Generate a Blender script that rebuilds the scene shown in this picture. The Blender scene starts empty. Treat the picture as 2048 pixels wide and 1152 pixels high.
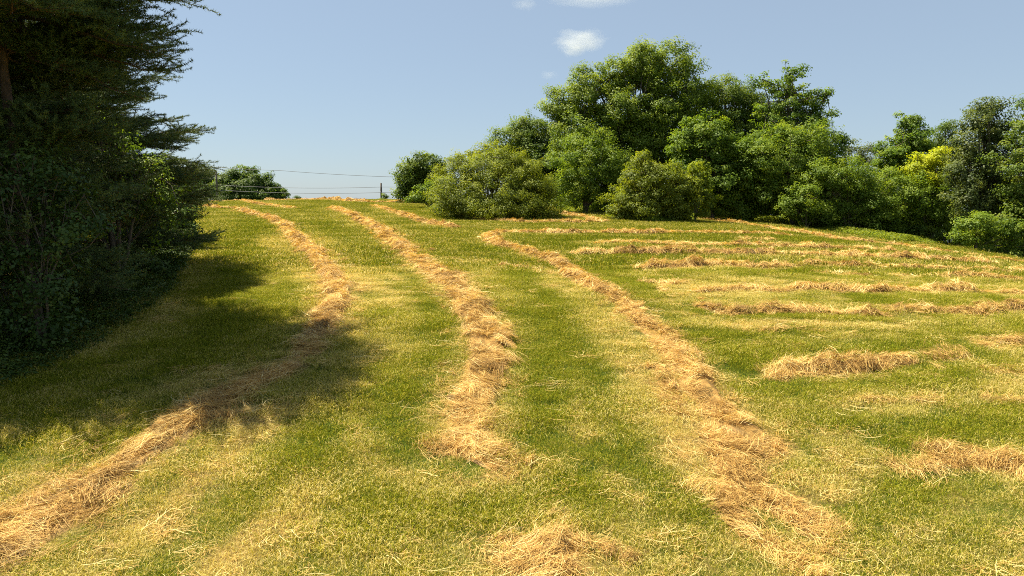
import bpy, math, random
import numpy as np
from mathutils import Vector

R = math.radians
scene = bpy.context.scene
COL = scene.collection

# ------------------------------------------------------------------ camera, sky, sun, exposure
CAM_Z = 4.4
PITCH = R(7.0)
F_PX = 1359.0                      # focal length in pixels of the 2048 px wide photograph
cam_d = bpy.data.cameras.new("camera")
cam_d.sensor_width = 36.0
cam_d.lens = 36.0 * F_PX / 2048.0
cam_d.clip_start = 0.1
cam_d.clip_end = 6000.0
cam = bpy.data.objects.new("camera", cam_d)
cam.location = (0, 0, CAM_Z)
cam.rotation_euler = (R(90) - PITCH, 0, 0)
COL.objects.link(cam)
scene.camera = cam

SUN_EL = R(60.0)
SUN_AZ = math.atan2(-0.94, 0.34)   # measured from +Y towards +X
sun_dir = Vector((math.sin(SUN_AZ) * math.cos(SUN_EL), math.cos(SUN_AZ) * math.cos(SUN_EL), math.sin(SUN_EL)))
world = bpy.data.worlds.new("World")
scene.world = world
world.use_nodes = True
wn = world.node_tree.nodes
wl = world.node_tree.links
wn.clear()
w_out = wn.new("ShaderNodeOutputWorld")
w_bg = wn.new("ShaderNodeBackground")
w_sky = wn.new("ShaderNodeTexSky")
w_sky.sky_type = 'NISHITA'
w_sky.sun_disc = False
w_sky.sun_elevation = SUN_EL
w_sky.sun_rotation = SUN_AZ
w_sky.altitude = 200
w_sky.air_density = 1.0
w_sky.dust_density = 0.7
w_sky.ozone_density = 2.0
w_bg.inputs[1].default_value = 0.09
# thin high haze veils the whole summer sky: the sky model dimmed and an even pale veil added
w_dim = wn.new("ShaderNodeVectorMath"); w_dim.operation = 'MULTIPLY_ADD'
w_dim.inputs[1].default_value = (0.235, 0.25, 0.245)
w_dim.inputs[2].default_value = (1.26, 1.53, 1.88)
wl.new(w_sky.outputs[0], w_dim.inputs[0])
wl.new(w_dim.outputs[0], w_bg.inputs[0])
wl.new(w_bg.outputs[0], w_out.inputs[0])

sun_d = bpy.data.lights.new("sun", 'SUN')
sun_d.energy = 5.0
sun_d.angle = R(0.53)
sun_d.color = (1.0, 0.92, 0.72)
sun = bpy.data.objects.new("sun", sun_d)
sun.rotation_euler = (-sun_dir).to_track_quat('-Z', 'Y').to_euler()
sun.location = (0, 0, 60)
COL.objects.link(sun)

scene.view_settings.view_transform = 'Standard'
scene.view_settings.look = 'None'
scene.view_settings.exposure = 1.30
scene.view_settings.gamma = 1.0
scene.cycles.max_bounces = 8
scene.cycles.diffuse_bounces = 5
scene.cycles.filter_width = 1.0
scene.cycles.transmission_bounces = 4
scene.cycles.glossy_bounces = 2
scene.cycles.volume_bounces = 2
scene.cycles.use_denoising = False
scene.cycles.use_adaptive_sampling = True
scene.cycles.sample_clamp_indirect = 6.0

# ------------------------------------------------------------------ numeric helpers
def hash2(ix, iy, seed):
    h = (ix.astype(np.int64) * 374761393 + iy.astype(np.int64) * 668265263 + seed * 974634777) & 0x7fffffff
    h = ((h ^ (h >> 13)) * 1274126177) & 0x7fffffff
    h = (h ^ (h >> 16)) & 0xffffff
    return h / float(0xffffff)

def vnoise(x, y, seed=0):
    x = np.asarray(x, float); y = np.asarray(y, float)
    ix = np.floor(x); iy = np.floor(y)
    fx = x - ix; fy = y - iy
    fx = fx * fx * (3 - 2 * fx); fy = fy * fy * (3 - 2 * fy)
    a = hash2(ix, iy, seed); b = hash2(ix + 1, iy, seed)
    c = hash2(ix, iy + 1, seed); d = hash2(ix + 1, iy + 1, seed)
    return (a * (1 - fx) + b * fx) * (1 - fy) + (c * (1 - fx) + d * fx) * fy

def fbm(x, y, seed=0, octv=3):
    s = 0; a = 0.5; t = 0
    for k in range(octv):
        s = s + a * vnoise(x * 2 ** k + 17.3 * k, y * 2 ** k - 9.1 * k, seed + k)
        t += a; a *= 0.55
    return s / t

def sstep(a, b, x):
    t = np.clip((np.asarray(x, float) - a) / (b - a), 0, 1)
    return t * t * (3 - 2 * t)

# ------------------------------------------------------------------ terrain: drop below the camera along the view, per metre ahead
KY = [-200, -40, -5, 0, 6.3, 7.8, 11, 15, 20, 26, 32, 40, 50, 62, 75, 90, 110, 150, 250, 600, 3000]
KD = [12, 6.5, 4.75, 4.4, 3.68, 3.48, 2.86, 2.35, 1.96, 1.62, 1.38, 1.05, .55, .02, -.45, -.62, -.3, 1.5, 6, 12, 30]
_ty = np.arange(-200, 400, 0.5)
_td = np.interp(_ty, KY, KD)
_k = np.hanning(13); _k /= _k.sum()
_td = np.convolve(np.pad(_td, 6, mode='edge'), _k, mode='valid')

def ground(x, y):
    x = np.asarray(x, float); y = np.asarray(y, float)
    d = np.where(y < 395, np.interp(y, _ty, _td), np.interp(y, KY, KD))
    xr = np.clip(x - 4.5, 0, None)
    cross = np.where(xr < 40, 0.0033 * xr ** 2, 0.0033 * 1600 + (xr - 40) * 0.1)
    cross = cross * sstep(2, 16, y)
    xl = np.clip(-x - 25, 0, None)
    cross = cross + 0.02 * xl
    bump = (vnoise(x * .35, y * .35, 5) - .5) * .10 + (vnoise(x * 1.1, y * 1.1, 6) - .5) * .04
    return CAM_Z - d - cross + bump * sstep(1500, 100, np.hypot(x, y))

def ray(px, py):
    px = np.asarray(px, float); py = np.asarray(py, float)
    u = (px - 1024) / F_PX; v = (576 - py) / F_PX
    dy = math.cos(PITCH) + v * math.sin(PITCH)
    dz = -math.sin(PITCH) + v * math.cos(PITCH)
    return u / dy, dz / dy          # x and z per metre ahead

def on_ground(px, py):
    kx, kz = ray(px, py)
    kx = np.atleast_1d(kx); kz = np.atleast_1d(kz)
    Y = np.concatenate([np.arange(3, 40, .1), np.arange(40, 130, .4)])
    out = []
    for a, b in zip(kx, kz):
        g = ground(a * Y, Y)
        hit = np.where(CAM_Z + b * Y <= g)[0]
        if len(hit):
            yy = Y[hit[0]]
        else:
            yy = Y[np.argmin(CAM_Z + b * Y - g)]
        out.append((a * yy, yy, float(ground(a * yy, yy))))
    return np.array(out)

def at(px, py, d):                  # the point d metres ahead that this direction passes
    kx, kz = ray(px, py)
    return np.array([kx * d, d, CAM_Z + kz * d])

# ------------------------------------------------------------------ object helpers
def tag(o, label=None, cat=None, group=None, kind=None):
    if label: o["label"] = label
    if cat: o["category"] = cat
    if group: o["group"] = group
    if kind: o["kind"] = kind
    return o

def empty(name, loc):
    o = bpy.data.objects.new(name, None)
    o.location = loc
    o.empty_display_size = 0.3
    COL.objects.link(o)
    return o

def np_mesh(name, V, F, attrs=None, smooth=False):
    """V (n,3); F list of (m,k) index arrays; attrs {name: per-face floats}"""
    me = bpy.data.meshes.new(name)
    V = np.ascontiguousarray(V, dtype=np.float32)
    F = [np.asarray(f, dtype=np.int32) for f in F if len(f)]
    me.vertices.add(len(V))
    me.vertices.foreach_set("co", V.ravel())
    loops = np.concatenate([f.ravel() for f in F])
    tot = np.concatenate([np.full(len(f), f.shape[1], np.int32) for f in F])
    start = np.concatenate([[0], np.cumsum(tot)[:-1]]).astype(np.int32)
    me.loops.add(len(loops))
    me.loops.foreach_set("vertex_index", loops)
    me.polygons.add(len(tot))
    me.polygons.foreach_set("loop_start", start)
    if smooth:
        me.polygons.foreach_set("use_smooth", np.ones(len(tot), bool))
    for k, a in (attrs or {}).items():
        dom = 'FACE' if len(a) == len(tot) else 'POINT'
        at_ = me.attributes.new(k, 'FLOAT', dom)
        at_.data.foreach_set("value", np.ascontiguousarray(a, dtype=np.float32))
    me.update(calc_edges=True)
    return me

def link(name, me, mat, parent=None, origin=None):
    """origin: world point the mesh data is measured from"""
    o = bpy.data.objects.new(name, me)
    me.materials.append(mat)
    COL.objects.link(o)
    if parent is not None:
        o.parent = parent
    elif origin is not None:
        o.location = origin
    return o

def tube(P, rad, sides=6):
    P = np.asarray(P, float); n = len(P)
    rad = np.asarray(rad, float)
    T = np.gradient(P, axis=0)
    T /= np.linalg.norm(T, axis=1)[:, None] + 1e-9
    up = np.array([0, 0, 1.0]) if abs(T[0][2]) < .9 else np.array([1.0, 0, 0])
    A = np.cross(T, up); A /= np.linalg.norm(A, axis=1)[:, None] + 1e-9
    B = np.cross(T, A)
    a = np.linspace(0, 2 * np.pi, sides, endpoint=False)
    V = P[:, None] + rad[:, None, None] * (A[:, None] * np.cos(a)[None, :, None] + B[:, None] * np.sin(a)[None, :, None])
    V = V.reshape(-1, 3)
    i = np.arange(n - 1)[:, None] * sides; j = np.arange(sides)[None]
    j2 = (j + 1) % sides
    F = np.stack([i + j, i + j2, i + sides + j2, i + sides + j], -1).reshape(-1, 4)
    return V, F

def merge(parts):
    Vs, Fs, off = [], [], 0
    for V, F in parts:
        Vs.append(V); Fs.append(F + off); off += len(V)
    return np.concatenate(Vs), np.concatenate(Fs)

def unit(v):
    return v / (np.linalg.norm(v, axis=-1, keepdims=True) + 1e-9)

# ------------------------------------------------------------------ materials
def new_mat(name):
    m = bpy.data.materials.new(name)
    m.use_nodes = True
    m.node_tree.nodes.clear()
    return m, m.node_tree.nodes, m.node_tree.links

def ramp(n, stops):
    r = n.new("ShaderNodeValToRGB")
    e = r.color_ramp.elements
    while len(e) < len(stops): e.new(0.5)
    for i, (p, c) in enumerate(stops):
        e[i].position = p; e[i].color = (*c, 1)
    return r

def leafy_mat(name, stops, attr='v', transl=0.50, rough=0.55, spec=0.3, instancer=None):
    m, n, l = new_mat(name)
    out = n.new("ShaderNodeOutputMaterial")
    a = n.new("ShaderNodeAttribute"); a.attribute_name = attr
    r = ramp(n, stops)
    if instancer:
        # blend of green and dried blades: the blade's own number against the dryness of its spot
        ins = n.new("ShaderNodeAttribute"); ins.attribute_name = instancer; ins.attribute_type = 'INSTANCER'
        sub = n.new("ShaderNodeMath"); sub.operation = 'SUBTRACT'
        l.new(ins.outputs['Fac'], sub.inputs[0]); l.new(a.outputs['Fac'], sub.inputs[1])
        mp = n.new("ShaderNodeMapRange"); mp.inputs[1].default_value = -0.34; mp.inputs[2].default_value = 0.20
        l.new(sub.outputs[0], mp.inputs[0])
        geo = n.new("ShaderNodeNewGeometry")
        nz = n.new("ShaderNodeTexNoise"); nz.inputs['Scale'].default_value = 0.9; nz.inputs['Detail'].default_value = 3
        l.new(geo.outputs['Position'], nz.inputs['Vector'])
        ad = n.new("ShaderNodeMath"); ad.operation = 'MULTIPLY_ADD'
        ad.inputs[1].default_value = 0.35; ad.inputs[2].default_value = -0.175
        l.new(nz.outputs['Fac'], ad.inputs[0])
        ad2 = n.new("ShaderNodeMath"); ad2.operation = 'ADD'; ad2.use_clamp = True
        l.new(mp.outputs[0], ad2.inputs[0]); l.new(ad.outputs[0], ad2.inputs[1])
        l.new(ad2.outputs[0], r.inputs[0])
    else:
        l.new(a.outputs['Fac'], r.inputs[0])
    p = n.new("ShaderNodeBsdfPrincipled")
    p.inputs['Roughness'].default_value = rough
    p.inputs['Specular IOR Level'].default_value = spec
    l.new(r.outputs[0], p.inputs['Base Color'])
    t = n.new("ShaderNodeBsdfTranslucent")
    hs = n.new("ShaderNodeMixRGB"); hs.blend_type = 'MULTIPLY'; hs.inputs[0].default_value = 1
    hs.inputs[2].default_value = (1.35, 1.25, 0.5, 1)
    l.new(r.outputs[0], hs.inputs[1]); l.new(hs.outputs[0], t.inputs[0])
    mx = n.new("ShaderNodeMixShader"); mx.inputs[0].default_value = transl
    l.new(p.outputs[0], mx.inputs[1]); l.new(t.outputs[0], mx.inputs[2])
    l.new(mx.outputs[0], out.inputs[0])
    return m

def bark_mat(name, c1, c2):
    m, n, l = new_mat(name)
    out = n.new("ShaderNodeOutputMaterial")
    geo = n.new("ShaderNodeTexCoord")
    mp = n.new("ShaderNodeMapping"); mp.inputs['Scale'].default_value = (9, 9, 2)
    l.new(geo.outputs['Object'], mp.inputs[0])
    nz = n.new("ShaderNodeTexNoise"); nz.inputs['Scale'].default_value = 2; nz.inputs['Detail'].default_value = 6
    l.new(mp.outputs[0], nz.inputs['Vector'])
    r = ramp(n, [(0.3, c1), (0.7, c2)])
    l.new(nz.outputs['Fac'], r.inputs[0])
    p = n.new("ShaderNodeBsdfPrincipled"); p.inputs['Roughness'].default_value = .9
    b = n.new("ShaderNodeBump"); b.inputs['Strength'].default_value = .6; b.inputs['Distance'].default_value = .03
    l.new(nz.outputs['Fac'], b.inputs['Height']); l.new(b.outputs[0], p.inputs['Normal'])
    l.new(r.outputs[0], p.inputs['Base Color']); l.new(p.outputs[0], out.inputs[0])
    return m

M = {}
M['bark'] = bark_mat('bark', (.045, .035, .025), (.16, .125, .09))
M['pinebark'] = bark_mat('pine_bark', (.05, .03, .02), (.17, .10, .06))
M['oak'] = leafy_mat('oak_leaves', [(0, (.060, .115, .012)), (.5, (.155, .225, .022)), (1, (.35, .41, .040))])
M['oakdark'] = leafy_mat('dark_leaves', [(0, (.055, .105, .018)), (.5, (.120, .185, .026)), (1, (.27, .31, .04))])
M['maple'] = leafy_mat('maple_leaves', [(0, (.050, .105, .012)), (.55, (.130, .210, .020)), (1, (.29, .36, .034))])
M['bush'] = leafy_mat('privet_leaves', [(0, (.070, .100, .012)), (.5, (.165, .210, .020)), (1, (.35, .38, .036))])
M['bushgreen'] = leafy_mat('shrub_leaves', [(0, (.060, .120, .014)), (.5, (.150, .230, .024)), (1, (.33, .40, .040))])
M['yellow'] = leafy_mat('yellow_leaves', [(0, (.12, .17, .012)), (.45, (.34, .40, .018)), (1, (.60, .60, .030))])
M['grey'] = leafy_mat('grey_green_leaves', [(0, (.050, .085, .028)), (.5, (.110, .150, .045)), (1, (.24, .27, .09))], spec=.35, rough=.5)
M['far'] = leafy_mat('far_leaves', [(0, (.040, .080, .018)), (.5, (.085, .145, .024)), (1, (.19, .24, .035))])
M['shade'] = leafy_mat('shaded_understory_leaves', [(0, (.022, .050, .012)), (.5, (.052, .098, .018)), (1, (.15, .20, .024))], transl=.3)  # darker leaf set: the shade under the trees is put into its colour
M['needle'] = leafy_mat('pine_needles', [(0, (.045, .075, .028)), (.5, (.080, .125, .038)), (1, (.17, .21, .04))], transl=.15)
M['twig'] = bark_mat('dead_twigs', (.10, .075, .06), (.20, .16, .12))
M['hay'] = leafy_mat('hay_straw', [(0, (.12, .075, .022)), (.25, (.36, .205, .055)), (.6, (.64, .41, .125)), (.85, (.76, .56, .20)), (1, (.86, .71, .34))], transl=.22, rough=.6, spec=.25)
M['blade'] = leafy_mat('grass_blades', [(0, (.120, .154, .007)), (.28, (.215, .235, .009)), (.5, (.300, .290, .014)), (.75, (.43, .36, .055)), (1, (.66, .54, .20))], attr='rnd', transl=.32, rough=.7, spec=.12, instancer='dry')
M['weed'] = leafy_mat('weed_leaves', [(0, (.09, .14, .012)), (.5, (.19, .25, .02)), (1, (.36, .38, .05))])

# soil and thatch under the grass
m, n, l = new_mat('ground_thatch')
out = n.new("ShaderNodeOutputMaterial")
a = n.new("ShaderNodeAttribute"); a.attribute_name = 'dry'
geo = n.new("ShaderNodeNewGeometry")
nz = n.new("ShaderNodeTexNoise"); nz.inputs['Scale'].default_value = 9; nz.inputs['Detail'].default_value = 8; nz.inputs['Roughness'].default_value = .75
l.new(geo.outputs['Position'], nz.inputs['Vector'])
ad = n.new("ShaderNodeMath"); ad.operation = 'MULTIPLY_ADD'; ad.inputs[1].default_value = 1.5; ad.inputs[2].default_value = -.75
l.new(nz.outputs['Fac'], ad.inputs[0])
ad2 = n.new("ShaderNodeMath"); ad2.operation = 'ADD'; ad2.use_clamp = True
l.new(ad.outputs[0], ad2.inputs[0]); l.new(a.outputs['Fac'], ad2.inputs[1])
r = ramp(n, [(0, (.025, .045, .004)), (.35, (.060, .075, .008)), (.65, (.13, .10, .028)), (1, (.22, .145, .05))])
l.new(ad2.outputs[0], r.inputs[0])
p = n.new("ShaderNodeBsdfPrincipled"); p.inputs['Roughness'].default_value = .95; p.inputs['Specular IOR Level'].default_value = .1
b = n.new("ShaderNodeBump"); b.inputs['Strength'].default_value = .7; b.inputs['Distance'].default_value = .04
nz2 = n.new("ShaderNodeTexNoise"); nz2.inputs['Scale'].default_value = 22; nz2.inputs['Detail'].default_value = 6
l.new(geo.outputs['Position'], nz2.inputs['Vector'])
l.new(nz2.outputs['Fac'], b.inputs['Height']); l.new(b.outputs[0], p.inputs['Normal'])
l.new(r.outputs[0], p.inputs['Base Color']); l.new(p.outputs[0], out.inputs[0])
M['ground'] = m

# ------------------------------------------------------------------ hay rows: picture directions met with the terrain, width (m), height (m)
G1 = 'hay windrows curving up the hill'
G2 = 'hay windrows running across the right of the field'
G3 = 'small loose hay patches on the stubble'
HAY = [
 # name, label, category, group, [(points, width, height)]
 ('hay_windrow', 'leftmost hay windrow, curving from the lower left corner through tree shade up the hill', 'windrow', G1,
  [([(410,411),(437,417),(474,416),(509,429),(541,437),(572,452),(590,476),(612,495),(640,520),(658,550),(680,578),(672,600),(662,630),(640,662),(606,705),(575,742),(500,772),(431,800),(375,838),(298,902),(230,948),(188,1000),(78,1058),(0,1110),(-60,1145)],.95,.17),
   ([(175,960),(110,985),(60,1014),(0,1062),(-70,1090)],.55,.13), ([(480,842),(420,838),(365,845)],.5,.14)]),
 ('hay_windrow', 'hay windrow up the middle of the field, its near end spread flat', 'windrow', G1,
  [([(668,416),(710,433),(740,449),(770,465),(797,492),(821,511),(856,535),(888,551),(915,580),(945,620),(972,665),(982,705),(968,755),(945,810),(930,850)],1.15,.19),
   ([(868,905),(925,900),(985,928),(1030,945)],.85,.10),([(940,850),(925,885),(960,915)],.75,.11)]),
 ('hay_windrow', 'hay windrow that hooks round at its top and runs to the bottom right', 'windrow', G1,
  [([(1575,472),(1453,467),(1325,467),(1262,466),(1141,467),(1064,466),(1002,464),(976,473),(999,491),(1040,499),(1096,517),(1124,534),(1165,565),(1214,583),(1262,617),(1280,650),(1314,680),(1366,725),(1405,775),(1420,800),(1450,835),(1485,869),(1530,896)],.85,.17),
   ([(1440,905),(1462,935),(1475,970),(1510,1000),(1560,1022),(1622,1053),(1670,1080)],.95,.14),
   ([(1400,980),(1440,1000),(1465,1040),(1524,1084),(1600,1130),(1640,1160)],.50,.09),
   ([(1315,740),(1335,790),(1352,830)],.45,.06),([(1290,650),(1340,672),(1400,722)],.35,.07),([(1420,870),(1470,905),(1540,905)],.8,.12)]),
 ('hay_windrow', 'short hay windrow below the crest, starting at a small heap left of the round bush', 'windrow', G1,
  [([(750,413),(791,425),(829,438),(872,449),(910,456)],.9,.20)]),
 ('hay_windrow', 'far hay windrow lying just below the crest at the left, uppermost of the curving rows', 'windrow', G1,
  [([(415,393),(482,402),(517,408),(590,417)],1.0,.14)]),
 ('hay_windrow', 'thin humped hay windrow along the skyline under the power lines', 'windrow', G1,
  [([(530,398),(600,400),(640,400),(700,403),(760,405),(830,405),(862,407)],1.2,.30)]),
 ('hay_windrow', 'lumpy hay windrow along the foot of the large round bush', 'windrow', G2,
  [([(940,440),(1000,442),(1060,446),(1110,445),(1160,447),(1215,443)],0.61,.22)]),
 ('hay_windrow', 'short pale hay windrow in the gap between the two round bushes', 'windrow', G2,
  [([(1120,428),(1165,433),(1195,440)],0.88,.16)]),
 ('hay_windrow', 'hay windrow following the edge of the weeds below the right hand trees', 'windrow', G2,
  [([(1395,437),(1450,444),(1536,456),(1621,469),(1685,480),(1792,491),(1860,503),(1950,514),(2060,532)],0.88,.15)]),
 ('hay_windrow', 'hay windrow across the right, first one inside the hooked row', 'windrow', G2,
  [([(1195,488),(1260,486),(1320,490),(1400,491),(1500,492),(1571,495),(1700,499),(1790,504)],0.65,.18)]),
 ('hay_windrow', 'hay windrow across the right, second one inside the hooked row', 'windrow', G2,
  [([(1150,509),(1200,508),(1280,506),(1340,506),(1450,507),(1520,509),(1620,511),(1700,513),(1800,518),(1870,521),(1985,529)],0.65,.20)]),
 ('hay_windrow', 'hay windrow with two tall humps in its left half, reaching the right edge', 'windrow', G2,
  [([(1280,538),(1340,537),(1400,534),(1432,529),(1470,534),(1520,537),(1560,534),(1590,533)],0.58,.27),
   ([(1600,531),(1640,531),(1700,536),(1780,536),(1900,539),(2060,544)],0.48,.15)]),
 ('hay_windrow', 'broken thin hay windrow just below the row with two tall humps', 'windrow', G2,
  [([(1630,546),(1680,551),(1740,554)],0.37,.09),([(1785,552),(1835,556)],0.34,.09),([(1860,555),(1930,554),(1990,559),(2060,565)],0.44,.16)]),
 ('hay_windrow', 'hay windrow across the right, between the two humped row and the thick wavy one', 'windrow', G2,
  [([(1390,586),(1460,581),(1520,579),(1560,585)],0.34,.13),([(1580,580),(1620,577),(1680,582),(1740,586),(1780,580),(1860,583),(1920,580),(1965,587)],0.51,.20),([(1985,588),(2060,590)],0.41,.13)]),
 ('hay_windrow', 'thick wavy hay windrow at the right, second nearest of the rows that cross the field', 'windrow', G2,
  [([(1400,614),(1440,629),(1490,629),(1520,622),(1600,626),(1680,629),(1760,631)],0.51,.24),([(1780,625),(1860,622),(1960,630)],0.48,.22),([(1940,632),(2000,620),(2070,618)],0.48,.26)]),
 ('hay_windrow', 'big isolated hay roll with a rounded dark end, at the middle right', 'windrow', G2,
  [([(1535,750),(1600,742),(1660,741),(1720,736),(1800,727),(1860,717),(1918,710)],0.58,.38),([(1560,752),(1620,746),(1680,745)],0.34,.10)]),
 ('hay_windrow', 'broad tangled heap of hay against the right edge in the foreground', 'windrow', G2,
  [([(1850,905),(1905,905),(1955,925),(2070,940)],0.42,.18),([(1800,942),(1880,932),(1950,935),(2060,950)],0.37,.10)]),
 ('hay_pile', 'loose pile of long straw at the bottom edge with stems trailing to the right', 'hay pile', G3,
  [([(1015,1098),(1070,1105),(1130,1098),(1175,1092)],.75,.17),([(1150,1095),(1220,1108),(1300,1140)],.18,.10),([(1040,1140),(1100,1150),(1160,1135)],.6,.12)]),
 ('hay_patch', 'thin hay patch alone between the middle and the hooked windrows', 'hay patch', G3, [([(1010,533),(1050,539),(1075,541)],.5,.06)]),
 ('hay_patch', 'forked thin hay patch just right of the hooked windrow, below the two humps', 'hay patch', G3, [([(1285,565),(1325,570),(1372,570)],.5,.07),([(1320,572),(1330,586)],.25,.05)]),
 ('hay_patch', 'small hay patch, largest of three below the thick wavy row', 'hay patch', G3, [([(1505,662),(1530,662),(1560,666)],.32,.07)]),
 ('hay_patch', 'tiny hay tuft, the middle of three below the thick wavy row', 'hay patch', G3, [([(1605,662),(1632,666)],.2,.06)]),
 ('hay_patch', 'tiny hay tuft, rightmost of three below the thick wavy row', 'hay patch', G3, [([(1688,670),(1708,673)],.16,.06)]),
 ('hay_patch', 'pale hay patch at the right edge level with the top of the big hay roll', 'hay patch', G3, [([(1965,690),(2010,688),(2070,686)],.45,.12)]),
 ('hay_patch', 'flat hay strip at the right edge level with the foot of the big hay roll', 'hay patch', G3, [([(1960,745),(2060,750)],.28,.05)]),
 ('hay_patch', 'long thin hay strip lying flat below the big hay roll', 'hay patch', G3, [([(1695,805),(1780,803),(1870,808)],.25,.06)]),
 ('hay_patch', 'small hay patch at the right edge level with the long thin strip', 'hay patch', G3, [([(1980,800),(2060,808)],.3,.06)]),
 ('hay_patch', 'wispy hay patch left of the broad tangled heap', 'hay patch', G3, [([(1700,872),(1740,874),(1780,882)],.25,.05)]),
 ('hay_patch', 'small hay fragment right of the hooked windrow top, above the third across row', 'hay patch', G3, [([(1485,480),(1545,481)],.6,.12)]),
]

def curve_of(pts):
    P = on_ground([q[0] for q in pts], [q[1] for q in pts])[:, :2]
    seg = np.linalg.norm(np.diff(P, axis=0), axis=1)
    s = np.concatenate([[0], np.cumsum(seg)])
    n_ = max(8, int(s[-1] / .06))
    ss = np.linspace(0, s[-1], n_)
    X = np.interp(ss, s, P[:, 0]); Y = np.interp(ss, s, P[:, 1])
    w = max(3, min(17, n_ // 4)) | 1
    k = np.hanning(w + 2)[1:-1]; k /= k.sum()
    pad = w // 2
    def sm(A):
        lo = A[0] - (A[1:pad + 1] - A[0])[::-1]; hi = A[-1] + (A[-1] - A[-pad - 1:-1])[::-1]
        return np.convolve(np.concatenate([lo, A, hi]), k, mode='valid')
    X = sm(X); Y = sm(Y)
    C = np.stack([X, Y], 1)
    T = unit(np.gradient(C, axis=0))
    N = np.stack([-T[:, 1], T[:, 0]], 1)
    return ss, C, N

CURVES = []
for _, _, _, _, parts_ in HAY:
    CURVES.append([(curve_of(p_), w_, h_) for p_, w_, h_ in parts_])

# stripes of the cut, paler or greener along the mower's path, plus one painted windrow shadow
STRIPES = [
 ([(560,470),(640,500),(740,560),(800,620),(840,680),(830,740),(780,830),(680,950),(560,1060),(430,1160)], .35, .28),
 ([(600,440),(690,500),(780,580),(850,660)], .3, .16),
 ([(700,430),(860,470),(980,560),(1080,680),(1160,800),(1230,960),(1280,1150)], .30, .16),
 ([(840,500),(960,600),(1060,720)], .25, -.22),
 ([(1000,560),(1130,640),(1200,760),(1260,880)], .30, -.18),
 ([(1080,560),(1180,640),(1290,760),(1360,900),(1400,1000)], .25, .22),
 ([(640,470),(720,540),(780,600),(790,680),(720,780),(600,900),(480,1010),(300,1150)], .35, -.20),
 ([(1040,520),(1180,540),(1300,600),(1400,670),(1500,730),(1580,800),(1660,900)], .50, -.34),  # dark green band painted in for the shadow beside the hooked windrow
 ([(1130,1100),(1050,950),(1070,830)], .3, .15),
 ([(700,600),(760,680),(700,800),(560,940),(400,1080)], .3, .12),
 ([(1100,478),(1300,478),(1560,482),(1800,495)], .5, -.12),
 ([(1200,498),(1500,500),(1800,510),(2040,530)], .5, -.15),
 ([(1200,520),(1500,522),(1800,528),(2040,536)], .5, .05),
 ([(1300,553),(1600,560),(2040,575)], .5, .10),
 ([(1400,600),(1700,605),(2040,605)], .5, -.12),
 ([(1500,645),(1800,650),(2040,655)], .5, .12),
 ([(1600,690),(1700,680),(1850,670)], .4, -.25),
 ([(1700,850),(1850,860),(2000,850)], .5, -.12),
 ([(1560,830),(1700,900),(1780,1000),(1900,1120)], .5, .10),
 ([(430,430),(480,460),(520,500),(540,560)], .9, -.10),
 ([(520,470),(560,520),(590,560)], .3, .25),
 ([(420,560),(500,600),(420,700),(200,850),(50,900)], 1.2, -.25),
 ([(200,700),(330,640),(400,560),(395,500)], .25, .22),
 ([(0,830),(130,760),(230,690)], .25, .15),
]
ST = [(curve_of(p_)[1][::6], w_, d_) for p_, w_, d_ in STRIPES]
ROWS = [cs[0][0][1][::8] for cs in CURVES[:4]] + [cs[0][0][1][::8] for cs in CURVES[9:16]]
HC = [(c_[1][::8], w_) for cs in CURVES for (c_, w_, h_) in cs]

def dist_to(C, x, y):
    best = np.full(x.shape, 1e9)
    lo = C.min(0) - 2.5; hi = C.max(0) + 2.5
    inb = (x > lo[0]) & (x < hi[0]) & (y > lo[1]) & (y < hi[1])
    xi = x[inb]; yi = y[inb]
    if len(xi):
        b_ = np.full(xi.shape, 1e9)
        for c in C:
            b_ = np.minimum(b_, (xi - c[0]) ** 2 + (yi - c[1]) ** 2)
        best[inb] = b_
    return np.sqrt(best)

def dryness(x, y):
    x = np.asarray(x, float).ravel(); y = np.asarray(y, float).ravel()
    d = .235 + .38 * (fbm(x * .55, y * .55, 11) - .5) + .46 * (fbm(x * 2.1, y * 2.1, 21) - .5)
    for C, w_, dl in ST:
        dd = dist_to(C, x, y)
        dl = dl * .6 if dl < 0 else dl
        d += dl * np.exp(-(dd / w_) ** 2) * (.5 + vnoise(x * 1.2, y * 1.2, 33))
    for C, w_ in HC:
        dd = dist_to(C, x, y)
        d += .34 * np.exp(-(dd / (w_ * .55)) ** 2)
    # fine streaks drawn out along the nearest row by the mower
    best = np.full(len(x), 1e9); along = np.zeros(len(x)); across = np.zeros(len(x))
    for q, C in enumerate(ROWS):
        lo = C.min(0) - 3.2; hi = C.max(0) + 3.2
        inb = np.where((x > lo[0]) & (x < hi[0]) & (y > lo[1]) & (y < hi[1]))[0]
        if not len(inb): continue
        b_ = np.full(len(inb), 1e9); a_ = np.zeros(len(inb))
        for k_, c in enumerate(C):
            dd_ = (x[inb] - c[0]) ** 2 + (y[inb] - c[1]) ** 2
            m_ = dd_ < b_; b_[m_] = dd_[m_]; a_[m_] = k_ * .48
        b_ = np.sqrt(b_)
        m_ = b_ < best[inb]
        best[inb[m_]] = b_[m_]; along[inb[m_]] = a_[m_] + q * 50; across[inb[m_]] = b_[m_]
    st_ = (vnoise(across * 3.0, along * .10, 71) - .5) * .80 + (vnoise(across * 8, along * .25, 72) - .5) * .30
    d += st_ * np.exp(-(np.clip(best, 0, 9) / 2.6) ** 4) * 1.1
    near = sstep(14, 6, y)
    d += .08 * near
    return np.clip(np.maximum(d, .06 + d * .3), 0, 1)

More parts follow.
